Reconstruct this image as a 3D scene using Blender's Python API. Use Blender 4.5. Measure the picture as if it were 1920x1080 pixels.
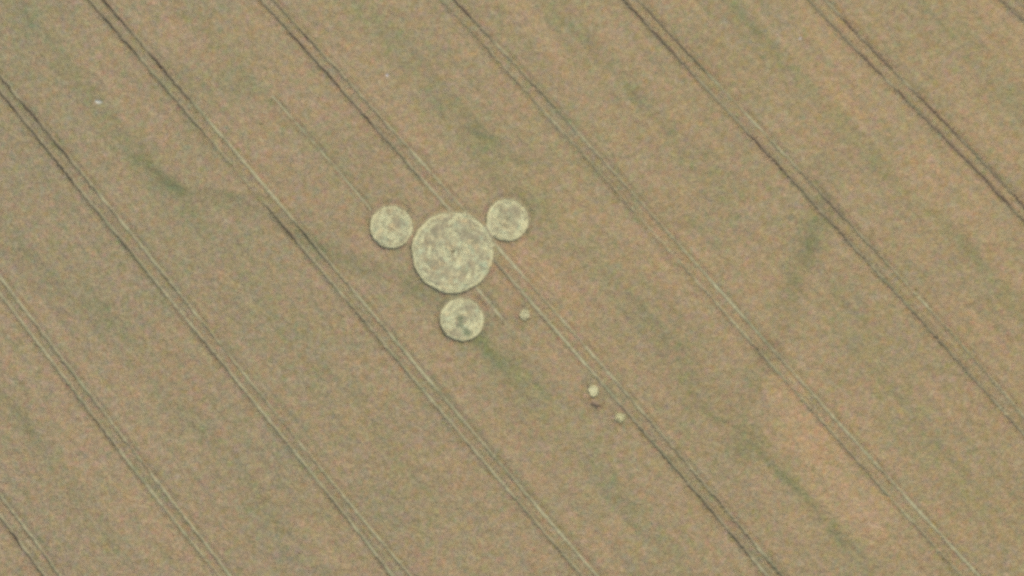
import bpy, math
import numpy as np
from mathutils import Vector

C = bpy.context.scene
for o in list(bpy.data.objects):
    bpy.data.objects.remove(o)
COL = C.collection

# ------------------------------------------------------------------ camera, light, exposure
PPM = 11.5                     # photograph pixels (of 1920) to the metre
CAM_H = 300.0
cam = bpy.data.cameras.new("camera")
cam.sensor_width = 36.0
cam.lens = 36.0 * (CAM_H - 0.5) / (1920 / PPM)
cam.clip_start, cam.clip_end = 1.0, 6000.0
camo = bpy.data.objects.new("camera", cam)
camo.location = (0, 0, CAM_H)
COL.objects.link(camo)
C.camera = camo

SUN_EL, SUN_BEARING = math.radians(53), math.radians(203)
sd = Vector((math.sin(SUN_BEARING) * math.cos(SUN_EL), math.cos(SUN_BEARING) * math.cos(SUN_EL), math.sin(SUN_EL)))
world = bpy.data.worlds.new("World")
C.world = world
world.use_nodes = True
nt = world.node_tree
bg = nt.nodes["Background"]
sky = nt.nodes.new("ShaderNodeTexSky")
sky.sky_type = 'NISHITA'
sky.sun_disc = False
sky.sun_elevation = SUN_EL
sky.sun_rotation = SUN_BEARING
nt.links.new(sky.outputs[0], bg.inputs[0])
bg.inputs[1].default_value = 0.15
sl = bpy.data.lights.new("sun", 'SUN')
sl.energy = 2.9
sl.angle = math.radians(0.6)
sl.color = (1.0, 0.95, 0.87)
so = bpy.data.objects.new("sun", sl)
so.rotation_euler = (-sd).to_track_quat('-Z', 'Y').to_euler()
so.location = sd * 200
COL.objects.link(so)
C.view_settings.view_transform = 'Standard'
C.view_settings.look = 'None'
C.view_settings.exposure = 0.0
C.view_settings.gamma = 1.0
C.view_settings.use_curve_mapping = False
C.render.engine = 'CYCLES'
C.cycles.max_bounces = 4
C.cycles.diffuse_bounces = 3
C.cycles.filter_width = 3.8
C.cycles.use_denoising = False

# ------------------------------------------------------------------ helpers
rng = np.random.default_rng(7)


def W(px, py):
    return (px - 960) / PPM, (540 - py) / PPM


def vnoise(x, y, sx, sy, seed, ang=0.0):
    """smooth value noise, roughly unit variance, cell size sx by sy metres, turned by ang"""
    ca, sa = math.cos(ang), math.sin(ang)
    u, v = (x * ca + y * sa) / sx + 500.37, (-x * sa + y * ca) / sy + 500.71
    g = np.random.default_rng(seed).standard_normal((1024, 1024))
    iu, iv = np.floor(u).astype(int), np.floor(v).astype(int)
    fu, fv = u - iu, v - iv
    fu, fv = fu * fu * (3 - 2 * fu), fv * fv * (3 - 2 * fv)
    a = g[iu % 1024, iv % 1024]; b = g[(iu + 1) % 1024, iv % 1024]
    c = g[iu % 1024, (iv + 1) % 1024]; d = g[(iu + 1) % 1024, (iv + 1) % 1024]
    return ((a * (1 - fu) + b * fu) * (1 - fv) + (c * (1 - fu) + d * fu) * fv) * 1.5


def material(name, rough=0.9, scale=9.0, amount=0.12, tint=None):
    m = bpy.data.materials.new(name)
    m.use_nodes = True
    n, l = m.node_tree.nodes, m.node_tree.links
    bs = n["Principled BSDF"]
    bs.inputs["Roughness"].default_value = rough
    bs.inputs["Specular IOR Level"].default_value = 0.15
    geo = n.new("ShaderNodeNewGeometry")
    no = n.new("ShaderNodeTexNoise"); no.inputs["Scale"].default_value = scale; no.inputs["Detail"].default_value = 3
    l.new(geo.outputs["Position"], no.inputs["Vector"])
    mr = n.new("ShaderNodeMapRange")
    mr.inputs["From Min"].default_value, mr.inputs["From Max"].default_value = 0.25, 0.75
    mr.inputs["To Min"].default_value, mr.inputs["To Max"].default_value = 1 - amount, 1 + amount
    l.new(no.outputs["Fac"], mr.inputs["Value"])
    mx = n.new("ShaderNodeVectorMath"); mx.operation = 'SCALE'
    if tint is None:
        at = n.new("ShaderNodeAttribute"); at.attribute_name = "Col"
        l.new(at.outputs["Color"], mx.inputs[0])
    else:
        mx.inputs[0].default_value = tint
    l.new(mr.outputs[0], mx.inputs["Scale"])
    l.new(mx.outputs[0], bs.inputs["Base Color"])
    return m


def mesh_object(name, verts, faces, mat, cols=None, parent=None, loc=None, fsize=4):
    """faces: an (n, fsize) array; cols: (nverts, 3)"""
    verts = np.asarray(verts, dtype=np.float32).reshape(-1, 3)
    faces = np.asarray(faces, dtype=np.int32).reshape(-1, fsize)
    me = bpy.data.meshes.new(name)
    me.vertices.add(len(verts)); me.vertices.foreach_set("co", verts.ravel())
    me.loops.add(faces.size); me.loops.foreach_set("vertex_index", faces.ravel())
    me.polygons.add(len(faces))
    me.polygons.foreach_set("loop_start", np.arange(len(faces), dtype=np.int32) * fsize)
    me.update(calc_edges=True)
    if cols is not None:
        a = me.attributes.new("Col", 'FLOAT_COLOR', 'POINT')
        c4 = np.ones((len(verts), 4), dtype=np.float32); c4[:, :3] = np.clip(cols, 0.01, 0.9)
        a.data.foreach_set("color", c4.ravel())
    me.materials.append(mat)
    o = bpy.data.objects.new(name, me)
    COL.objects.link(o)
    if name in ("green_regrowth", "foliage"):
        o["kind"] = "stuff"
    if parent is not None:
        o.parent = parent
    if loc is not None:
        o.location = loc
    return o


def tag(o, label=None, cat=None, group=None, kind=None):
    for k, v in (("label", label), ("category", cat), ("group", group), ("kind", kind)):
        if v:
            o[k] = v
    return o


def empty(name, loc):
    o = bpy.data.objects.new(name, None)
    o.empty_display_size = 0.5
    o.location = loc
    COL.objects.link(o)
    return o


def blades(x, y, ang, length, width, z0, z1, roll, taper=0.45):
    """one four-cornered blade each: root at (x, y, z0), tip `length` out along ang at z1, rolled about its own axis"""
    n = len(x)
    ca, sa = np.cos(ang), np.sin(ang)
    h = width * 0.5
    px, py, pz = -sa * np.cos(roll), ca * np.cos(roll), np.sin(roll)
    v = np.empty((n, 4, 3), dtype=np.float32)
    tx, ty = x + ca * length, y + sa * length
    for k, (bx, by, bz, s) in enumerate(((x, y, z0, -1), (x, y, z0, 1), (tx, ty, z1, taper), (tx, ty, z1, -taper))):
        v[:, k, 0] = bx + px * h * s
        v[:, k, 1] = by + py * h * s
        v[:, k, 2] = bz + pz * h * s
    return v.reshape(-1, 3), np.arange(n * 4, dtype=np.int32).reshape(-1, 4)


# ------------------------------------------------------------------ colours (linear, of the things themselves)
CROP = np.array((0.441, 0.331, 0.173))
GREEN = np.array((0.150, 0.158, 0.082))
STRAW = np.array((0.66, 0.605, 0.328))
SOIL = np.array((0.17, 0.125, 0.080))

MAT_CROP = material("ripening_wheat", 0.85, 7.0, 0.10)
MAT_STRAW = material("flattened_straw", 0.75, 6.0, 0.15)
MAT_SOIL = material("dry_soil", 0.95, 3.0, 0.25)
MAT_LEAF = material("weed_leaf", 0.7, 8.0, 0.20)
MAT_PALE = material("pale_stone", 0.85, 12.0, 0.12)
MAT_GROUND = material("field_soil", 0.95, 1.5, 0.30, tuple(SOIL))

# ------------------------------------------------------------------ layout, traced in photograph pixels
# every tramline is two wheel tracks; a track is its course and (y, how open and dark 0..1, how far the crop stands back 0..1)
TRAMLINES = [
    dict(label="faint tramline crossing only the bottom left corner of the field",
         lower=([(0, 968), (33, 1010), (67, 1060)], [(968, .7, .9), (1060, .8, .9)]),
         upper=([(0, 930), (33, 971), (65, 1015), (110, 1077)], [(930, .3, .8), (1000, .6, .9), (1077, .5, .8)])),
    dict(label="pale tramline entering at the left edge halfway down, second from the bottom left corner",
         lower=([(20, 577), (73, 647), (128, 717), (157, 757), (187, 797), (220, 840), (253, 880), (290, 933), (320, 967), (360, 1017), (397, 1063)],
                [(540, .1, .6), (577, .5, .8), (720, .5, .8), (760, .7, .8), (850, .5, .8), (950, .15, .6), (1063, .3, .6)]),
         upper=([(0, 520), (60, 597), (100, 653), (153, 720), (187, 763), (240, 836), (293, 900), (333, 950), (367, 997), (400, 1040), (430, 1078)],
                [(500, .0, .7), (600, .75, .9), (680, .8, .9), (740, .45, .8), (850, .1, .6), (930, .3, .8), (1000, .45, .8), (1078, .2, .8)])),
    dict(label="tramline entering high on the left edge, dark at first and pale by the bottom edge",
         lower=([(7, 180), (67, 253), (100, 293), (155, 360), (200, 417), (233, 458), (273, 503), (313, 557), (360, 610), (410, 677), (448, 720), (477, 753), (520, 807), (567, 860), (600, 907), (640, 957), (677, 1010), (707, 1043), (737, 1078)],
                [(160, 1, 1), (330, 1, 1), (450, .95, 1), (520, .5, .8), (600, .4, .8), (680, .8, .9), (760, .6, .9), (840, .35, .8), (940, .5, .8), (1078, .7, .9)]),
         upper=([(0, 142), (67, 220), (100, 263), (180, 359), (233, 423), (277, 477), (320, 527), (360, 577), (400, 627), (473, 720), (517, 783), (567, 842), (620, 897), (640, 920), (683, 980), (727, 1027), (763, 1075)],
                [(140, .9, 1), (290, .95, 1), (340, .3, .8), (460, .25, .8), (520, .75, .9), (590, .2, .6), (700, .2, .7), (800, .1, .3), (900, .2, .6), (980, .3, .8), (1078, .2, .7)])),
    dict(label="tramline passing just left of the upper-left small circle, with green weeds in one wheel track",
         lower=([(173, 5), (213, 50), (253, 100), (300, 153), (343, 203), (377, 242), (503, 390), (537, 432), (567, 467), (600, 500), (637, 545), (677, 597), (723, 647), (753, 680), (787, 720), (823, 766), (853, 807), (900, 860), (940, 907), (970, 940), (1007, 980), (1040, 1020), (1083, 1070)],
                [(0, .95, .9), (230, .8, .9), (260, .2, .3), (370, .1, .1), (395, .7, .8), (430, 1, 1), (480, .7, .9), (550, .3, .7), (590, .7, .8), (650, .35, .8), (780, .35, .8), (860, .6, .9), (940, .2, .7), (1070, .5, .7)]),
         upper=([(197, 3), (247, 60), (300, 123), (353, 183), (400, 233), (457, 300), (505, 359), (540, 400), (577, 447), (610, 487), (640, 523), (687, 573), (723, 617), (773, 673), (800, 703), (840, 757), (880, 799), (933, 863), (973, 913), (1013, 960), (1050, 1000), (1093, 1050), (1120, 1078)],
                [(0, .9, 1), (180, 1, 1), (220, .15, .8), (400, .05, .8), (430, .9, .9), (465, 1, 1), (500, .3, .7), (560, .3, .8), (610, .55, .9), (680, .2, .8), (800, .15, .6), (870, .45, .8), (960, .2, .8), (1078, .25, .7)])),
    dict(label="tramline running straight through the large flattened circle",
         lower=([(493, 3), (540, 53), (587, 107), (633, 160), (683, 213), (730, 267), (773, 320), (810, 361), (839, 391), (930, 490), (960, 525), (991, 559), (1037, 611), (1073, 646), (1107, 687), (1127, 714), (1173, 773), (1207, 813), (1240, 853), (1279, 899), (1330, 953), (1380, 1007), (1440, 1077)],
                [(0, .6, .8), (80, 1, 1), (210, .8, .9), (240, 1, 1), (310, .8, .9), (340, .1, .8), (380, .3, .8), (500, .7, 1), (560, .3, .9), (680, .1, .9), (720, .5, 1), (770, .75, 1), (810, 1, 1), (1078, 1, 1)]),
         upper=([(517, 3), (567, 60), (617, 117), (641, 139), (690, 193), (737, 247), (783, 300), (823, 339), (854, 373), (983, 520), (1023, 563), (1073, 618), (1147, 706), (1180, 744), (1215, 787), (1270, 850), (1337, 927), (1397, 1000), (1467, 1078)],
                [(0, .6, .7), (130, .7, .7), (250, .5, .7), (300, .1, .6), (380, .1, .5), (560, .2, .5), (700, .2, .6), (760, .5, .7), (880, .7, .8), (950, .9, .9), (1078, .8, .9)])),
    dict(label="thin half-hidden tramline passing just right of the upper-right small circle",
         lower=([(830, 0), (880, 53), (923, 103), (973, 160), (1037, 230), (1090, 283), (1280, 493), (1330, 555), (1373, 603), (1417, 653), (1453, 693), (1493, 733), (1543, 790), (1587, 843), (1633, 895), (1680, 943), (1723, 993), (1777, 1050)],
                [(0, .3, .4), (40, .5, .5), (110, .6, .6), (200, .4, .5), (260, .3, .4), (420, .2, .4), (560, .4, .5), (640, .6, .7), (685, .9, .9), (720, .3, .5), (800, .6, .7), (890, .85, .8), (930, .2, .5), (1050, .5, .6)]),
         upper=([(853, 0), (923, 73), (967, 123), (1017, 180), (1070, 233), (1117, 285), (1187, 360), (1280, 467), (1330, 523), (1380, 577), (1420, 623), (1460, 670), (1508, 724), (1563, 783), (1613, 837), (1660, 890), (1723, 953), (1773, 1009), (1810, 1057)],
                [(0, 1, .9), (60, .9, .9), (90, .3, .6), (150, .7, .7), (190, .5, .6), (280, .35, .6), (400, .3, .6), (490, .1, .8), (570, .05, .8), (620, .3, .8), (660, .85, .9), (700, .2, .7), (850, .3, .8), (950, .25, .7), (1057, .3, .7)])),
    dict(label="dark deep-rutted tramline from the top edge to the right edge, left of the darkest pair",
         lower=([(1170, 0), (1213, 43), (1257, 90), (1280, 118), (1337, 180), (1393, 240), (1447, 297), (1510, 360), (1557, 413), (1597, 457), (1640, 503), (1673, 540), (1720, 593), (1767, 647), (1813, 697), (1838, 720), (1873, 760), (1917, 810)],
                [(0, 1, 1), (130, .9, 1), (200, .6, .9), (260, .9, 1), (370, 1, 1), (400, 1, 1.25), (430, .9, 1), (500, .6, .9), (560, .8, .9), (700, .8, .9), (810, .8, .9)]),
         upper=([(1200, 3), (1240, 43), (1278, 86), (1317, 130), (1373, 187), (1433, 250), (1487, 303), (1538, 361), (1597, 423), (1657, 487), (1713, 547), (1773, 613), (1813, 657), (1863, 716), (1917, 777)],
                [(0, .8, .9), (120, .9, .9), (150, .3, .6), (280, .3, .5), (330, .7, .8), (400, .9, .9), (440, .4, .6), (600, .3, .5), (700, .5, .6), (777, .4, .6)])),
    dict(label="darkest tramline, two clean parallel ruts across the upper right corner",
         lower=([(1520, 3), (1563, 47), (1613, 100), (1663, 150), (1713, 200), (1757, 243), (1807, 293), (1869, 359), (1913, 407)],
                [(0, .7, .8), (100, 1, 1), (200, .9, 1), (300, 1, 1), (407, .9, .9)]),
         upper=([(1550, 3), (1590, 43), (1643, 97), (1697, 157), (1747, 203), (1800, 257), (1847, 308), (1897, 361), (1917, 383)],
                [(0, .7, .8), (60, .9, .9), (110, 1, 1), (150, .6, .8), (220, 1, 1), (383, .9, .9)])),
    dict(label="short stretch of tramline in the extreme top right corner",
         lower=([(1877, 0), (1897, 17), (1917, 35)], [(0, .8, .9), (35, 1, 1)]),
         upper=([(1907, 0), (1917, 9)], [(0, .8, .8), (9, .9, .8)])),
]
# circles: photograph centre and radius
CIRCLES = [(848.5, 473, 78.0), (733.5, 425.5, 41.5), (951.5, 412.5, 41.0), (866.0, 599, 42.5)]
PATCHES = [(983.5, 590, 10.5, 11.5), (1113, 733, 10, 12), (1163, 783, 12, 11)]
HOLES = [(1116, 757, 9, 6)]          # bare soil below the second patch (turned along the rows)


class Track:
    def __init__(self, pts, state):
        p = np.array([W(*q) for q in pts])
        self.y0, self.y1 = p[:, 1].min(), p[:, 1].max()
        deg = 1 if len(p) < 4 else (2 if len(p) < 8 else 3)
        self.k = np.polyfit(p[:, 1], p[:, 0], deg)
        self.dk = np.polyder(self.k)
        s = sorted((W(0, q[0])[1], q[1], q[2]) for q in state)
        self.sy, self.sd, self.sp = (np.array(c) for c in zip(*s))
        self.seed = int(abs(p[0, 0] * 97 + p[0, 1] * 31)) + 3

    def x(self, y):
        yc = np.clip(y, self.y0, self.y1)
        return np.polyval(self.k, yc) + np.polyval(self.dk, yc) * (y - yc)

    def slope(self, y):
        return np.polyval(self.dk, np.clip(y, self.y0, self.y1))

    def dark(self, y):
        west = np.clip(.76 + .0045 * (y + .25 * self.x(y)),   .58, .95)      # shallower ruts towards the lower left
        return np.clip(west * np.interp(y, self.sy, self.sd) + 0.12 * vnoise(y, 0 * y, 1.9, 1, self.seed), 0, 1)

    def open(self, y):
        return np.clip(np.interp(y, self.sy, self.sp) + 0.10 * vnoise(y, 0 * y, 1.1, 1, self.seed + 1), 0, 1.3)

    def perp(self, x, y):
        return (x - self.x(y)) / np.sqrt(1 + self.slope(y) ** 2)


TR = [[Track(*t["lower"]), Track(*t["upper"])] for t in TRAMLINES]
ALL = [t for pair in TR for t in pair]
HALF = 0.25                              # half the width of a fully open wheel track
ROW = math.atan2(-1.13, 1.0)              # direction of the drill rows

# narrow trodden lines: photograph points, half width, how open
TRAILS = [([(884, 527), (903, 552), (922, 571), (946, 603)], 0.20, .5),
          ([(515, 185), (560, 235), (605, 285), (650, 340), (692, 388)], 0.12, .30)]


def polydist(x, y, pts):
    p = np.array([W(*q) for q in pts])
    best = np.full(x.shape, 1e9)
    for a, b in zip(p[:-1], p[1:]):
        d = b - a
        t = np.clip(((x - a[0]) * d[0] + (y - a[1]) * d[1]) / (d @ d), 0, 1)
        best = np.minimum(best, np.hypot(x - a[0] - t * d[0], y - a[1] - t * d[1]))
    return best


def rim(cx, cy, r, th, seed):
    return r * (1 + 0.010 * np.sin(3 * th + seed) + 0.008 * np.sin(7 * th + 2 * seed) + 0.006 * np.sin(13 * th + seed))


def ell(x, y, e, ang=0.0):
    cx, cy = W(e[0], e[1])
    u, v = x - cx, y - cy
    c, s = math.cos(ang), math.sin(ang)
    return np.hypot((u * c + v * s) * PPM / e[2], (-u * s + v * c) * PPM / e[3])


def clear(x, y, grow=0.0):
    """true where no crop stands: circles, patches, wheel tracks, trails"""
    out = np.zeros(x.shape, bool)
    for i, (cx, cy, r) in enumerate(CIRCLES):
        wx, wy = W(cx, cy)
        out |= np.hypot(x - wx, y - wy) < rim(wx, wy, r / PPM, np.arctan2(y - wy, x - wx), i) + grow + 0.04
    for e in PATCHES[:2]:
        out |= ell(x, y, e) < 1 + grow * 1.1 + 0.09 * vnoise(x, y, .6, .45, 97)
    out |= ell(x, y, PATCHES[2]) < 0.9 + grow
    for e in HOLES:
        out |= ell(x, y, e, -0.6) < 1 + grow * 1.3
    for t in ALL:
        op = t.open(y)
        out |= (np.abs(t.perp(x, y)) < HALF * op + grow) & (op > 0.12)
    for pts, hw, op in TRAILS:
        out |= polydist(x, y, pts) < hw * op + grow
    return out


# ------------------------------------------------------------------ the colour of the standing crop by place
# greener or duller seams between drill passes and old boundaries: points, half width m, strength, colour
PP = np.array((1.16, 1.10, 1.10))
G, D, P = np.array((0.68, 0.86, 0.74)), np.array((0.80, 0.86, 0.84)), np.array((1.10, 1.055, 1.04))
SEAMS = [
    ([(30, -20), (110, 100), (190, 200), (270, 300)], 2.2, .42, G),
    ([(0, 30), (90, 260)], 7.0, .22, G),
    ([(260, 300), (345, 362)], 1.1, .62, G), ([(230, 260), (370, 420), (490, 540), (600, 690), (690, 800), (800, 930)], 2.6, .34, G),
    ([(300, 345), (380, 362), (440, 376), (520, 402), (590, 455), (660, 490), (740, 520), (800, 552), (850, 575)], 1.5, .78, D),
    ([(480, 385), (560, 425), (620, 475), (700, 508)], 1.6, .34, G),
    ([(560, 440), (612, 472)], 1.0, .5, G), ([(890, 625), (950, 680), (1010, 735)], 2.4, .52, G),
    ([(900, 640), (1050, 800), (1110, 880), (1200, 985), (1290, 1090)], 2.3, .36, G),
    ([(-20, 400), (90, 520), (170, 570), (240, 650), (300, 730), (420, 860), (520, 990)], 2.4, .36, G),
    ([(165, 555), (250, 655)], 1.1, .35, G),
    ([(-20, 725), (40, 790), (95, 875), (150, 950), (240, 1050)], 1.9, .50, G),
    ([(330, -10), (400, 60), (440, 100), (480, 160), (540, 215), (610, 280), (690, 385)], 1.5, .40, G),
    ([(330, 140), (440, 155)], 2.8, .42, G),
    ([(640, -10), (725, 60), (820, 190), (890, 255), (940, 310), (1020, 380)], 2.9, .46, G),
    ([(1020, 0), (1100, 90), (1190, 185), (1300, 300), (1360, 360)], 2.6, .38, G),
    ([(1000, 380), (1140, 500), (1250, 640), (1350, 760), (1420, 830)], 2.8, .32, G),
    ([(1355, -10), (1430, 75), (1500, 145), (1600, 255), (1700, 365), (1790, 440), (1860, 520), (1930, 600)], 1.2, .62, G),
    ([(1550, 300), (1545, 380), (1525, 440), (1495, 510), (1470, 610), (1418, 700), (1385, 790), (1395, 850)], 2.2, .55, D),
    ([(1530, 430), (1492, 512)], 2.0, .46, G),
    ([(1400, 815), (1500, 920), (1560, 995), (1640, 1075)], 1.5, .58, G),
    ([(1560, 560), (1640, 690), (1740, 830), (1800, 905), (1900, 1000)], 2.8, .40, G),
    ([(1720, -10), (1800, 70), (1900, 190), (1940, 230)], 2.2, .36, G),
    ([(890, 235), (960, 290), (1060, 318), (1160, 350), (1260, 400), (1340, 455)], 1.5, .32, D),
    ([(330, 300), (330, 560)], 6.0, .15, G), ([(560, 960), (780, 920)], 6.0, .14, G),
    ([(1290, 60), (1330, 200)], 5.0, .12, G), ([(1560, 480), (1700, 560)], 5, .10, G),
    ([(1462, 742), (1560, 880), (1640, 970)], 4.6, 1.0, PP), ([(856, 108), (895, 100)], .42, 1.0, PP), ([(1408, 822), (1480, 905), (1545, 975)], .55, .8, D),
    ([(1230, 590), (1340, 760)], 5.0, .35, D), ([(1330, 90), (1400, 180)], 3.0, .3, D), ([(1010, 330), (1090, 420)], 4.0, .5, P), ([(420, 300), (640, 560), (760, 700)], 3.5, .25, P),
    ([(1560, 160), (1700, 300), (1860, 420)], 4.5, .5, P), ([(980, 470), (1060, 600)], 5.0, .45, P),
    ([(30, 620), (160, 820), (260, 1000)], 4.5, .30, P), ([(1180, 560), (1330, 740)], 5, .25, P),
]


def crop_colour(x, y, grain=1.0):
    n = len(x)
    f = np.ones((n, 3))
    g1 = vnoise(x, y, .46, .52, 11); g2 = vnoise(x, y, .50, .46, 12); g3 = vnoise(x, y, .46, .50, 13)
    f[:, 0] += grain * (0.040 * g1 + 0.036 * g3)
    f[:, 1] += grain * (-0.018 * g1 + 0.036 * g3)
    f[:, 2] += grain * (0.072 * g2 + 0.032 * g3)
    lo = vnoise(x, y, 9, 6, 21, ROW) * .55 + vnoise(x, y, 3.2, 2.4, 22, ROW) * .45
    st = vnoise(x, y, 22, .85, 23, ROW) * 1.2 + vnoise(x, y, 34, .55, 24, ROW) * .9
    f[:, 0] += 0.024 * lo + 0.020 * st
    f[:, 1] += 0.006 * lo + 0.014 * st
    f[:, 2] += 0.004 * lo + 0.012 * st
    f[:, 0] += 0.00018 * x                       # the ripening changes across the field
    f[:, 2] -= 0.00045 * x
    for pts, hw, k, tgt in SEAMS:
        d = polydist(x, y, pts)
        w = (.78 if tgt is G else 1.15) * k * np.exp(-(d / hw) ** 2) * np.clip(0.92 + 0.22 * vnoise(x, y, 3.5, 1.3, 31, ROW), 0.2, 1.5)
        f *= 1 + (tgt[None, :] - 1) * np.clip(w, 0, 1)[:, None]
    for pair in TR:
        d0, d1 = pair[0].perp(x, y), pair[1].perp(x, y)
        w = np.clip(1.6 - np.abs(d0 + d1) * .5 / .75, 0, 1) * (np.abs(d0) < 3)
        f *= 1 + w[:, None] * np.array([[.045, .055, .05]])
    return CROP[None, :] * f


# ------------------------------------------------------------------ ground
gs = 2500.0
tag(mesh_object("ground", [(-gs, -gs, 0), (gs, -gs, 0), (gs, gs, 0), (-gs, gs, 0)], [(0, 1, 2, 3)], MAT_GROUND),
    "dry brown soil under the whole wheat field", "ground", None, "structure")

# ------------------------------------------------------------------ standing crop
FX, FY = 87.0, 50.5        # dense to just past the frame
MX, MY = 112.0, 72.0       # looser margin beyond it


def jitter_grid(x0, x1, y0, y1, s):
    gx, gy = np.meshgrid(np.arange(x0, x1, s), np.arange(y0, y1, s))
    x, y = gx.ravel() + s / 2, gy.ravel() + s / 2
    return x + rng.uniform(-.5, .5, x.size) * s, y + rng.uniform(-.5, .5, x.size) * s


def crop_height(x, y):
    return 0.62 + 0.030 * vnoise(x, y, 1.1, .9, 41) + 0.025 * vnoise(x, y, 6, 4, 42, ROW)


tx, ty = jitter_grid(-FX, FX, -FY, FY, 0.335)
mx_, my_ = jitter_grid(-MX, MX, -MY, MY, 0.56)
k = (np.abs(mx_) > FX) | (np.abs(my_) > FY)
sizes = np.concatenate([np.ones(tx.size), np.full(k.sum(), 1.65)])
tx, ty = np.concatenate([tx, mx_[k]]), np.concatenate([ty, my_[k]])
# closer rows along both edges of every wheel track and round every circle
ex, ey = [], []
for t in ALL:
    yy = np.arange(-MY, MY, 0.135)
    yy = yy[np.abs(t.x(yy)) < FX]
    nrm = np.sqrt(1 + t.slope(yy) ** 2)
    for side in (-1, 1):
        for off in (0.08, 0.24, 0.40, 0.56):
            o_ = side * (HALF * t.open(yy) + off + rng.uniform(-.05, .05, yy.size))
            y2 = yy - o_ * t.slope(yy) / nrm + rng.uniform(-.06, .06, yy.size)
            ex.append(t.x(yy) + o_ / nrm); ey.append(y2)
for i, (cx, cy, r) in enumerate(CIRCLES):
    wx, wy = W(cx, cy)
    for off in (0.09, 0.22, 0.36, 0.50, 0.64):
        th = np.arange(0, 2 * math.pi, 0.16 / (r / PPM)) + rng.uniform(0, 1)
        rr = rim(wx, wy, r / PPM, th, i) + off + rng.uniform(-.05, .05, th.size)
        ex.append(wx + rr * np.cos(th)); ey.append(wy + rr * np.sin(th))
for pts, hw, op in TRAILS:
    p = np.array([W(*q_) for q_ in pts])
    for a, b in zip(p[:-1], p[1:]):
        L_ = np.hypot(*(b - a)); s_ = np.arange(0, L_, .14) / L_
        nv = np.array([-(b - a)[1], (b - a)[0]]) / L_
        for off in (.08, .24, .40):
            for side in (-1, 1):
                e = a + s_[:, None] * (b - a) + nv * side * (hw * op + off) + rng.uniform(-.05, .05, (s_.size, 2))
                ex.append(e[:, 0]); ey.append(e[:, 1])
for e in PATCHES + HOLES:
    wx, wy = W(e[0], e[1])
    rr = max(e[2], e[3]) / PPM + 1.0
    s_ = int((2 * rr / .16) ** 2)
    ex.append(wx + rng.uniform(-rr, rr, s_)); ey.append(wy + rng.uniform(-rr, rr, s_))
ex, ey = np.concatenate(ex), np.concatenate(ey)
sizes = np.concatenate([sizes, np.full(ex.size, 0.62)])
tx, ty = np.concatenate([tx, ex]), np.concatenate([ty, ey])
keep = ~clear(tx, ty, 0.07)
tx, ty, sizes = tx[keep], ty[keep], sizes[keep]

NB = 5
n = tx.size
near_rim = np.zeros(n, bool)
for cx, cy, r in CIRCLES:
    wx, wy = W(cx, cy)
    near_rim |= np.hypot(tx - wx, ty - wy) < r / PPM + .7
EDGE_H = np.where(near_rim, 1.03, np.where(sizes < .9, .92, 1.0))
bx = np.repeat(tx, NB) + rng.normal(0, .05, n * NB) * np.repeat(sizes, NB)
by = np.repeat(ty, NB) + rng.normal(0, .05, n * NB) * np.repeat(sizes, NB)
bs_ = np.repeat(sizes, NB)
ba = np.tile(np.arange(NB) * 2 * math.pi / NB, n) + np.repeat(rng.uniform(0, 6.28, n), NB) + rng.normal(0, .35, n * NB)
bh = np.repeat(crop_height(tx, ty) * EDGE_H, NB)
bl = rng.uniform(.15, .27, n * NB) * bs_
bz0 = bh + rng.normal(0, .03, n * NB)
bz1 = bz0 - rng.uniform(.0, .13, n * NB)
v1, f1 = blades(bx, by, ba, bl, rng.uniform(.075, .125, n * NB) * np.sqrt(bs_), bz0, bz1, rng.normal(0, .30, n * NB), .5)
c1 = np.repeat(np.repeat(crop_colour(tx, ty), NB, 0) * (1 + rng.normal(0, .05, (n * NB, 1))), 4, 0)
# standing stalks along the edges, so that the crop stands up from the ground there
edge = sizes < 0.9
xe, ye = np.repeat(tx[edge], 2), np.repeat(ty[edge], 2)
xe = xe + rng.normal(0, .05, xe.size); ye = ye + rng.normal(0, .05, ye.size)
he = crop_height(xe, ye) * np.repeat(EDGE_H[edge], 2)
v2, f2 = blades(xe, ye, rng.uniform(0, 6.28, xe.size), rng.uniform(.01, .07, xe.size), np.full(xe.size, .07), np.zeros(xe.size) + .0, he - .02, rng.normal(0, .25, xe.size), .8)
c2 = np.repeat(crop_colour(xe, ye), 4, 0) * .96
# the leafy mass under the ears
UG = 0.40
gx, gy = np.meshgrid(np.arange(-MX, MX + .01, UG), np.arange(-MY, MY + .01, UG))
ux, uy = gx.ravel(), gy.ravel()
uz = crop_height(ux, uy) - 0.14 + rng.normal(0, .03, ux.size)
bad = clear(ux, uy, 0.20)
nx = gx.shape[1]
idx = np.arange(ux.size).reshape(gx.shape)
q = np.stack([idx[:-1, :-1], idx[:-1, 1:], idx[1:, 1:], idx[1:, :-1]], -1).reshape(-1, 4)
q = q[~bad[q].any(1)]
v3 = np.stack([ux, uy, uz], -1)
c3 = crop_colour(ux, uy) * .95
used = np.unique(q)
remap = np.full(ux.size, -1); remap[used] = np.arange(used.size)
v3, c3, f3 = v3[used], c3[used], remap[q]
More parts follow.
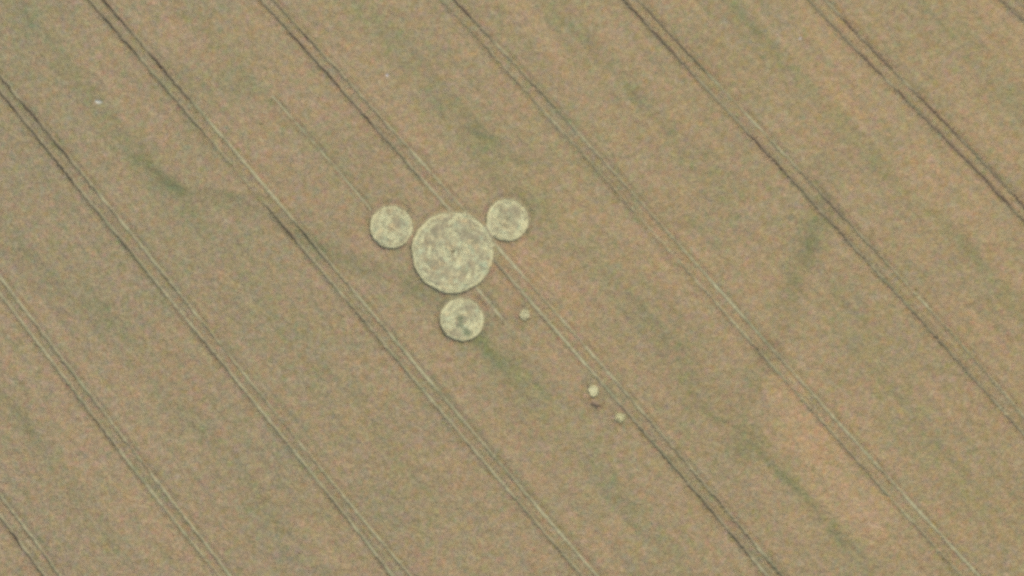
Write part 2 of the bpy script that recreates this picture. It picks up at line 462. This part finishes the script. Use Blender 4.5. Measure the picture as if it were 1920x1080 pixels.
# the same crop carried on beyond the margin, in coarser clumps
ring = np.concatenate([np.linspace(-700, -MX, 40), np.linspace(MX, 700, 40)])
rx = np.concatenate([np.linspace(-900, -MX, 60), np.linspace(-MX, MX, 40)[1:-1], np.linspace(MX, 900, 60)])
ry = np.concatenate([np.linspace(-900, -MY, 60), np.linspace(-MY, MY, 30)[1:-1], np.linspace(MY, 900, 60)])
gx, gy = np.meshgrid(rx, ry)
idx = np.arange(gx.size).reshape(gx.shape)
q = np.stack([idx[:-1, :-1], idx[:-1, 1:], idx[1:, 1:], idx[1:, :-1]], -1).reshape(-1, 4)
fx_, fy_ = gx.ravel(), gy.ravel()
mid = np.stack([fx_[q].mean(1), fy_[q].mean(1)], -1)
q = q[(np.abs(mid[:, 0]) > MX) | (np.abs(mid[:, 1]) > MY)]
v4 = np.stack([fx_, fy_, 0.50 + 0.06 * rng.normal(0, 1, fx_.size)], -1)
c4 = crop_colour(fx_, fy_, .4) * .86
verts, faces, cols, base = [], [], [], 0
for v, f, c in ((v1, f1, c1), (v2, f2, c2), (v3, f3, c3), (v4, q, c4)):
    verts.append(v); faces.append(f + base); cols.append(c); base += len(v)
crop = mesh_object("wheat_crop", np.concatenate(verts), np.concatenate(faces), MAT_CROP, np.concatenate(cols))
tag(crop, "tan ripening wheat standing over the whole field", "wheat crop", None, "stuff")
print("crop tufts", n, "tris", 2 * sum(len(f) for f in faces))


# ------------------------------------------------------------------ tramlines: two wheel tracks each
def in_circle(x, y, grow=0.0):
    r = np.zeros(x.shape, bool)
    for i, (cx, cy, rad) in enumerate(CIRCLES):
        wx, wy = W(cx, cy)
        r |= np.hypot(x - wx, y - wy) < rad / PPM + grow
    return r


def ribbon(name, xs, ys, sl, half, dark, parent, seed, dxy, lift=0.0):
    """a shallow rut: seven points across, its floor bare soil where dark and laid straw where pale"""
    m = 7
    s = np.linspace(-1, 1, m)
    nrm = np.sqrt(1 + sl ** 2)
    N = len(ys)
    off = s[None, :] * half
    X = xs[:, None] + off / nrm[:, None]
    Y = ys[:, None] - off * (sl / nrm)[:, None]
    zf = 0.035 + lift + 0.41 * (1 - dark) ** .8
    prof = 0.05 * s ** 2
    Z = zf[:, None] + prof[None, :] + np.abs(rng.normal(0, .012, (N, m)))
    Z[:, 0] *= .6; Z[:, -1] *= .6
    cmix = np.clip((1 - dark)[:, None] ** .7 + .12 * rng.normal(0, 1, (N, m)), 0, 1)[..., None]
    col = SOIL * 1.5 * (1 - cmix) + STRAW * .70 * cmix
    col = col * (1 + .08 * rng.normal(0, 1, (N, m, 1)))
    green = np.clip(vnoise(xs, ys, 3.5, 3.5, seed) - .5, 0, 1)[:, None, None] * .45
    col = col * (1 - green) + GREEN * 1.5 * green
    idx = np.arange(N * m).reshape(N, m)
    q = np.stack([idx[:-1, :-1], idx[:-1, 1:], idx[1:, 1:], idx[1:, :-1]], -1)
    skip = in_circle(xs, ys, -.05)
    q = q[~(skip[:-1] | skip[1:])].reshape(-1, 4)[:, ::-1]
    V = np.stack([X - dxy[0], Y - dxy[1], Z], -1).reshape(-1, 3)
    u = np.unique(q); rm = np.full(N * m, -1); rm[u] = np.arange(u.size)
    return mesh_object(name, V[u], rm[q], MAT_SOIL, col.reshape(-1, 3)[u], parent)


for info, pair in zip(TRAMLINES, TR):
    ym = .5 * (max(pair[0].y0, -46) + min(pair[0].y1, 46))
    o = (float(pair[0].x(np.array([ym]))[0]), ym, 0.0)
    root = tag(empty("tramline", o), info["label"], "tramline", "tramlines running across the wheat", "structure")
    for t in pair:
        ys = np.arange(-MY, MY, 0.22)
        ys = ys[np.abs(t.x(ys)) < MX]
        ribbon("wheel_track", t.x(ys), ys, t.slope(ys), HALF + .08, t.dark(ys), root, t.seed + 5, o)

TRAIL_LABELS = ["short faint trodden path leaving the large circle towards the lower right",
                "thin pale line through the wheat ending at the upper-left small circle"]
for (pts, hw, op), lab in zip(TRAILS, TRAIL_LABELS):
    p = np.array([W(*q_) for q_ in pts])
    ys = np.arange(p[-1, 1] - .5, p[0, 1] + .5, .2)
    kx = np.polyfit(p[:, 1], p[:, 0], 2)
    xs = np.polyval(kx, ys)
    root = ribbon("footpath", xs, ys, np.polyval(np.polyder(kx), ys), hw + .05, np.full(ys.size, .12) + .1 * vnoise(ys, ys, 1, 1, 77), None, 78, (0, 0), .16 if 'short' in lab else .20)
    tag(root, lab, "footpath", None, "structure")


# ------------------------------------------------------------------ flattened circles
def disc(name, r, seed, parent, loc, colour, z=.03, bump=.03, rings=None, shape=rim):
    rings = rings or max(5, int(r / .28))
    seg = max(24, int(r * 2 * math.pi / .35))
    V, Cc = [(0, 0, z + bump)], [colour]
    th = np.arange(seg) * 2 * math.pi / seg
    for i in range(1, rings + 1):
        rr = shape(0, 0, r, th, seed) * i / rings
        zz = z + np.abs(rng.normal(0, bump, seg))
        if i == rings:
            rr = rr + .25; zz = np.full(seg, .012)
        V += list(zip(rr * np.cos(th), rr * np.sin(th), zz))
        Cc += list(colour * (1 + .12 * rng.normal(0, 1, (seg, 1))))
    F3 = [(0, 1 + j, 1 + (j + 1) % seg, 1 + (j + 1) % seg) for j in range(seg)]
    F4 = [(1 + (i - 1) * seg + j, 1 + i * seg + j, 1 + i * seg + (j + 1) % seg, 1 + (i - 1) * seg + (j + 1) % seg) for i in range(1, rings) for j in range(seg)]
    me = bpy.data.meshes.new(name)
    me.from_pydata([tuple(map(float, v)) for v in V], [], [f[:3] for f in F3] + F4)
    a = me.attributes.new("Col", 'FLOAT_COLOR', 'POINT')
    c4_ = np.ones((len(V), 4), dtype=np.float32); c4_[:, :3] = np.clip(np.array(Cc), .01, .9)
    a.data.foreach_set("color", c4_.ravel())
    me.materials.append(MAT_STRAW)
    ob = bpy.data.objects.new(name, me); COL.objects.link(ob)
    ob.parent = parent
    if loc: ob.location = loc
    return ob


def stalks(name, x, y, ang, length, width, z, col, parent, mat=None, curl=0.0):
    """laid stalks: two-piece bent strips resting on the mat"""
    n = len(x)
    a1, a2 = ang - curl, ang + curl
    hl = length / 2
    w = width / 2
    P0 = np.stack([x - np.cos(a1) * hl, y - np.sin(a1) * hl], -1)
    P1 = np.stack([x, y], -1)
    P2 = np.stack([x + np.cos(a2) * hl, y + np.sin(a2) * hl], -1)
    N0, N1, N2 = (np.stack([-np.sin(a), np.cos(a)], -1) * w[:, None] for a in (a1, ang, a2))
    V = np.empty((n, 6, 3))
    tw = rng.normal(0, .25, n) * w
    for k_, (p, m_, dz) in enumerate(((P0, N0 * .7, -.01), (P1, N1, .015), (P2, N2 * .45, -.005))):
        V[:, 2 * k_, :2] = p - m_; V[:, 2 * k_ + 1, :2] = p + m_
        V[:, 2 * k_, 2] = z + dz - tw; V[:, 2 * k_ + 1, 2] = z + dz + tw
    b = np.arange(n)[:, None] * 6
    F = np.concatenate([b + np.array([[0, 2, 3, 1]]), b + np.array([[2, 4, 5, 3]])])
    V[..., 2] = np.maximum(V[..., 2], .014)
    ob = mesh_object(name, V, F, mat or MAT_STRAW, np.repeat(col, 6, 0), parent)
    ob["kind"] = "stuff"
    return ob


def leaves(name, x, y, z, size, col, parent, loc=None):
    n = len(x)
    v, f = blades(x, y, rng.uniform(0, 6.28, n), size * rng.uniform(.7, 1.3, n), size * .55, z, z + rng.normal(-.03, .05, n), rng.normal(0, .5, n), .25)
    return mesh_object(name, v, f, MAT_LEAF, np.repeat(col, 4, 0), parent, loc)


CIRCLE_LABELS = ["largest flattened circle, pale swirled straw with a dark spot at its centre",
                 "small flattened circle up and left of the large one, brownish patch inside",
                 "small flattened circle up and right of the large one, evenly pale",
                 "small flattened circle below the large one, green regrowth inside"]


def thin_spots(i, x, y, r):
    """how much laid straw is missing (0..1) at a place in circle i"""
    t = np.zeros(x.shape)
    def spot(px, py, rx, ry, k_):
        wx, wy = W(px, py); cx, cy = W(*CIRCLES[i][:2])
        return k_ * np.exp(-(((x + cx - wx) * PPM / rx) ** 2 + ((y + cy - wy) * PPM / ry) ** 2))
    if i == 0:
        for s_ in ((822, 432, 20, 12, .6), (800, 452, 12, 14, .4), (815, 497, 16, 14, .6), (838, 510, 14, 10, .6), (884, 497, 14, 12, .55), (870, 440, 12, 10, .6), (896, 446, 12, 12, .5),
                   (900, 474, 10, 8, .45), (866, 520, 12, 8, .5), (817, 522, 10, 6, .45), (826, 412, 14, 4, .6), (878, 424, 12, 5, .5), (857, 405, 10, 6, .3)):
            t = np.maximum(t, spot(*s_))
    if i == 1:
        for s_ in ((744, 418, 9, 13, .75), (750, 440, 9, 5, .45), (715, 446, 7, 5, .5), (737, 405, 6, 8, .45)):
            t = np.maximum(t, spot(*s_))
    if i == 2:
        for s_ in ((955, 408, 16, 4, .6), (965, 392, 9, 7, .6), (972, 400, 14, 4, .5), (938, 391, 6, 6, .35), (965, 424, 7, 7, .3)):
            t = np.maximum(t, spot(*s_))
    if i == 3:
        for s_ in ((879, 578, 10, 9, .75), (845, 628, 12, 8, .55), (863, 602, 8, 11, .6), (886, 596, 8, 8, .4), (876, 622, 9, 6, .5)):
            t = np.maximum(t, spot(*s_))
    return t


for i, (cx, cy, rpx) in enumerate(CIRCLES):
    r = rpx / PPM
    wx, wy = W(cx, cy)
    root = tag(empty("crop_circle", (wx, wy, 0)), CIRCLE_LABELS[i], "crop circle", "flattened circles of the formation")
    disc("straw_mat", r, i, root, None, SOIL * .8 + STRAW * .30)
    big = i == 0
    N = int((70 if big else 75) * r * r)
    rr, th = r * np.sqrt(rng.uniform(0, 1, N)) * (r - .17) / r, rng.uniform(0, 2 * math.pi, N)
    x, y = rr * np.cos(th), rr * np.sin(th)
    thin = thin_spots(i, x, y, r)
    mott = vnoise(x + 50 * i, y, .62, .62, 51 + i) * .75 + vnoise(rr * 1.0 + 30 * i, th * r * .55, .45, 1.6, 61 + i) * .4
    kp = rng.uniform(0, 1, N) < np.clip(1.0 - thin * .95 - .34 * np.clip(mott, 0, 2), .06, 1)
    if big:
        kp &= rr > .30
    x, y, rr, th, mott, thin = (a[kp] for a in (x, y, rr, th, mott, thin))
    M = x.size
    lay = th + math.pi / 2 + rng.normal(0, .38, M) + (.35 if big else .15) + .5 * vnoise(x + 9 * i, y, 1.5, 1.5, 71 + i)
    g = rng.normal(0, 1, (M, 1))
    hue = vnoise(x + 7 * i, y, .7, .7, 81 + i)[:, None] * np.array([[.04, -.012, -.035]])
    cs = STRAW * (1 + .08 * g - .10 * np.clip(mott, -2, 2)[:, None] + 1.15 * hue)
    cs = cs * (1 - .50 * np.clip(thin, 0, 1)[:, None] * np.array([[.8, 1.0, 1.05]]))
    rmax = np.maximum(.1, r - rr)
    ln = np.minimum(rng.uniform(.45, .95, M), .5 + rmax * 1.2)
    st = stalks("laid_stalks", x, y, lay, ln, rng.uniform(.045, .10, M), rng.uniform(.05, .13, M) - thin * .03, cs, root, curl=.12)
    # the firmly rolled band just inside the rim
    K = int(r * 2 * math.pi * (26 if big else 20))
    th = rng.uniform(0, 2 * math.pi, K)
    rr = rim(0, 0, r, th, i) - np.abs(rng.normal(.10, .22 if big else .18, K)) - .18
    gp = rng.uniform(0, 1, K) < np.clip(.75 + .4 * vnoise(th * r, 0 * th, 1.4, 1, 91 + i), .25, 1)
    th, rr = th[gp], rr[gp]
    K = th.size
    cs = STRAW * 1.08 * (1 + .09 * rng.normal(0, 1, (K, 1)))
    stalks("outer_swathe", rr * np.cos(th), rr * np.sin(th), th + math.pi / 2 + rng.normal(0, .10, K), rng.uniform(.5, .8, K), rng.uniform(.05, .09, K), rng.uniform(.10, .19, K), cs, root, curl=.4 / r)
    # loose pale heaps left lying where the stalks fold over
    spots = {0: [(850, 412), (842, 430), (852, 440), (812, 420), (805, 470), (800, 500), (835, 475), (858, 490), (905, 430), (912, 460), (880, 515), (850, 538), (895, 505), (870, 402), (790, 450), (872, 460)],
             1: [(712, 420), (722, 432), (758, 408), (742, 452), (728, 412), (716, 402), (735, 440)],
             2: [(930, 400), (945, 440), (932, 420), (970, 435), (950, 385), (980, 410)],
             3: [(852, 580), (862, 570), (848, 600), (890, 612), (882, 605), (840, 612), (866, 585)]}[i]
    xs_, ys_, as_ = [], [], []
    for sx_, sy_ in spots:
        hx, hy = W(sx_, sy_)
        hx, hy = hx - wx, hy - wy
        K = 34
        q1, q2 = rng.normal(0, .55, K), rng.normal(0, .20, K)
        a = math.atan2(hy, hx) + math.pi / 2 + rng.normal(.3, .3)
        xs_.append(hx + q1 * math.cos(a) - q2 * math.sin(a)); ys_.append(hy + q1 * math.sin(a) + q2 * math.cos(a)); as_.append(a + rng.normal(0, .3, K))
    xs_, ys_, as_ = map(np.concatenate, (xs_, ys_, as_))
    okk = np.hypot(xs_, ys_) < r - .45
    xs_, ys_, as_ = xs_[okk], ys_[okk], as_[okk]
    K = xs_.size
    stalks("loose_heaps", xs_, ys_, as_, rng.uniform(.4, .8, K), rng.uniform(.05, .10, K), rng.uniform(.15, .24, K), STRAW * 1.08 * (1 + .08 * rng.normal(0, 1, (K, 1))), root, curl=.12)
    if big:
        # bright heaped sheaf at the lower left of the rim
        K = 60
        hx, hy = W(812, 534)
        x = hx - wx + rng.normal(0, .45, K); y = hy - wy + rng.normal(0, .16, K) - (x - hx + wx) * .35
        ob = stalks("heaped_sheaf", x, y, rng.normal(-.45, .2, K), rng.uniform(.4, .8, K), rng.uniform(.06, .1, K), rng.uniform(.18, .30, K), STRAW * 1.2 * (1 + .06 * rng.normal(0, 1, (K, 1))), root)
        # small dark stub of standing stalks at the centre
        K = 26
        a = rng.uniform(0, 6.28, K); q_ = np.abs(rng.normal(0, .15, K))
        v, f = blades(q_ * np.cos(a), q_ * np.sin(a) + .12, rng.uniform(0, 6.28, K), rng.uniform(.03, .14, K), np.full(K, .05), np.full(K, .02), rng.uniform(.25, .5, K), rng.normal(0, .3, K), .7)
        mesh_object("centre_tuft", v, f, MAT_CROP, np.repeat(CROP[None] * .65 * (1 + .1 * rng.normal(0, 1, (K, 1))), 4, 0), root)
    if i == 3:
        K = 420
        j = rng.integers(0, 4, K)
        pts = np.array([W(862, 597), W(866, 610), W(873, 622), W(878, 628)])[j] - np.array([wx, wy])
        x, y = pts[:, 0] + rng.normal(0, .33, K), pts[:, 1] + rng.normal(0, .36, K)
        leaves("green_regrowth", x, y, rng.uniform(.10, .24, K), .11, np.array((.30, .36, .18)) * (1 + .15 * rng.normal(0, 1, (K, 1))), root)
    if i == 0:
        K = 260
        j = rng.integers(0, 5, K)
        pts = np.array([W(880, 432), W(890, 450), W(869, 508), W(872, 480), W(805, 424)])[j] - np.array([wx, wy])
        x, y = pts[:, 0] + rng.normal(0, .45, K), pts[:, 1] + rng.normal(0, .45, K)
        leaves("green_regrowth", x, y, rng.uniform(.10, .22, K), .10, GREEN * 2.5 * (1 + .15 * rng.normal(0, 1, (K, 1))), root)
    if i == 2:
        K = 150
        j = rng.integers(0, 3, K)
        pts = np.array([W(939, 392), W(950, 408), W(949, 424)])[j] - np.array([wx, wy])
        x, y = pts[:, 0] + rng.normal(0, .35, K), pts[:, 1] + rng.normal(0, .3, K)
        leaves("green_regrowth", x, y, rng.uniform(.10, .22, K), .10, GREEN * 2.5 * (1 + .15 * rng.normal(0, 1, (K, 1))), root)

# ------------------------------------------------------------------ small flattened patches beside the tramline
PATCH_LABELS = ["small pale flattened spot nearest the large circle, beside the tramline",
                "brightest small flattened spot, with dark bare soil just below it",
                "dull yellowish flattened spot touching the tramline, lowest of the three"]
for i, (px, py, rx, ry) in enumerate(PATCHES):
    wx, wy = W(px, py)
    root = tag(empty("flattened_patch", (wx, wy, 0)), PATCH_LABELS[i], "flattened patch", "small flattened spots beside the tramline")
    ob = disc("straw_mat", rx / PPM * .95, i, root, None, SOIL * .5 + STRAW * .5, .03, .02, 4)
    K = (120, 150, 105)[i]
    a, q_ = rng.uniform(0, 6.28, K), np.sqrt(rng.uniform(0, 1, K)) * .85
    cs = STRAW * (1.1, 1.25, 1.02)[i] * (1 + .08 * rng.normal(0, 1, (K, 1))) * np.array([[1, 1.0, .92 if i == 2 else 1.0]])
    stalks("laid_stalks", q_ * np.cos(a) * rx / PPM, q_ * np.sin(a) * ry / PPM, rng.normal(-.8, .6, K), rng.uniform(.3, .6, K), rng.uniform(.05, .09, K), rng.uniform(.12, .26, K) if i < 2 else rng.uniform(.15, .32, K), cs, root)
    if i == 1:
        hx, hy = W(*HOLES[0][:2])
        ob = disc("bare_soil", HOLES[0][2] / PPM, 9, root, (hx - wx, hy - wy, 0), SOIL * 2.0, .02, .02, 4)
        ob.scale = (1, HOLES[0][3] / HOLES[0][2], 1); ob.rotation_euler.z = -.6


# ------------------------------------------------------------------ pale specks lying in the wheat
def lump(name, px, py, sx, sy, sz, z, rot, colour, label, cat):
    import bmesh
    bm = bmesh.new()
    bmesh.ops.create_icosphere(bm, subdivisions=3, radius=1)
    for v in bm.verts:
        c = v.co
        s = 1 + .16 * math.sin(3.1 * c.x + 2 * c.y + px) + .12 * math.sin(5 * c.y - 3 * c.z + py) + .06 * math.sin(9 * c.x + 7 * c.z)
        v.co = Vector((c.x * sx * s, c.y * sy * s, max(c.z, -.55) * sz * s))
    me = bpy.data.meshes.new(name); bm.to_mesh(me); bm.free()
    a = me.attributes.new("Col", 'FLOAT_COLOR', 'POINT')
    c4_ = np.ones((len(me.vertices), 4), dtype=np.float32); c4_[:, :3] = np.array(colour) * (1 + .08 * rng.normal(0, 1, (len(me.vertices), 1)))
    a.data.foreach_set("color", c4_.ravel())
    me.materials.append(MAT_PALE)
    ob = bpy.data.objects.new(name, me); COL.objects.link(ob)
    wx, wy = W(px, py)
    ob.location = (wx, wy, z); ob.rotation_euler.z = rot
    return tag(ob, label, cat)


lump("pale_lump", 185, 191, .62, .26, .22, .55, -.15, (.58, .55, .42), "elongated whitish lump in the wheat beside a green streak, upper left", "pale lump")
lump("pale_lump", 726, 141, .25, .24, .20, .55, .3, (.60, .52, .45), "tiny pinkish-white lump alone in the wheat above the circles", "pale lump")
lump("pale_lump", 1500, 72, .27, .24, .16, .53, .7, (.50, .44, .36), "faint greyish lump in the wheat near the top right", "pale lump")

# ------------------------------------------------------------------ weeds growing through the wheat
WEEDS = [   # x, y, length, width (photograph pixels), turn, leaves per square metre, label
    (308, 337, 95, 15, -.72, 20, "darkest green weed streak, alone in the upper left of the field"),
    (574, 443, 66, 10, -.86, 20, "narrow green weed strip growing inside a wheel track left of the circles"),
    (180, 168, 55, 15, -.85, 10, "faint green weed streak ending at the elongated whitish lump"),
    (66, 58, 130, 20, -1.0, 7, "pale green weed streak in the top left corner"),
    (828, 190, 62, 36, -.4, 10, "soft green weed blotch well above the large circle"),
    (893, 250, 85, 40, -.85, 9, "larger green weed blotch just above the upper-right small circle"),
    (940, 668, 80, 38, -.7, 10, "bluish green weed blotch below and right of the lowest small circle"),
    (1496, 503, 60, 44, .3, 10, "rounded light green weed clump right of the middle of the field"),
    (1522, 448, 24, 64, -.25, 10, "upright light green weed clump beside the darkest bend of a tramline"),
    (1425, 66, 120, 12, -.82, 15, "long thin green weed streak at the top edge, right of middle"),
    (1570, 1000, 115, 20, -.80, 17, "dark bluish green weed streak near the bottom right corner"),
    (1808, 455, 130, 15, -.80, 12, "long green weed streak near the right edge, halfway up"),
    (205, 598, 110, 14, -.86, 12, "green weed streak near the left edge, halfway down"),
    (60, 815, 140, 16, -.98, 12, "green weed streak at the left edge above the corner tramline"),
    (1105, 90, 66, 26, -.7, 9, "small green weed blotch near the top edge, above the thin tramline"),
    (1190, 190, 60, 22, -.7, 9, "small green weed blotch between two tramlines in the upper middle"),
]
for px, py, L_, Wd, turn, dens, lab in WEEDS:
    wx, wy = W(px, py)
    a_, b_ = L_ / PPM / 2, Wd / PPM / 2
    K = int(dens * 1.6 * a_ * b_ * 2.0)
    u, v_ = rng.normal(0, .50, K) * a_, rng.normal(0, .62, K) * b_
    # leaves gather in clumps
    nc = max(4, int(a_ * b_ * 1.4))
    cu, cv = rng.uniform(-.9, .9, nc) * a_, rng.normal(0, .45, nc) * b_
    j = rng.integers(0, nc, K)
    cl = rng.uniform(0, 1, K) < .10
    u[cl] = cu[j[cl]] + rng.normal(0, .22, cl.sum()); v_[cl] = cv[j[cl]] + rng.normal(0, .16, cl.sum())
    c, s = math.cos(turn), math.sin(turn)
    x, y = u * c - v_ * s, u * s + v_ * c
    gcol = GREEN * (1.5 + .22 * rng.normal(0, 1, (K, 1)))
    ok = np.ones(K, bool)
    h = crop_height(x + wx, y + wy)
    z = h + rng.uniform(-.10, .05, K)
    low = clear(x + wx, y + wy, 0.0)
    z[low] = rng.uniform(.15, .4, low.sum())
    root = tag(empty("weed_patch", (wx, wy, 0)), lab, "weeds", "green weed patches in the wheat")
    leaves("foliage", x, y, z, .17, gcol, root)
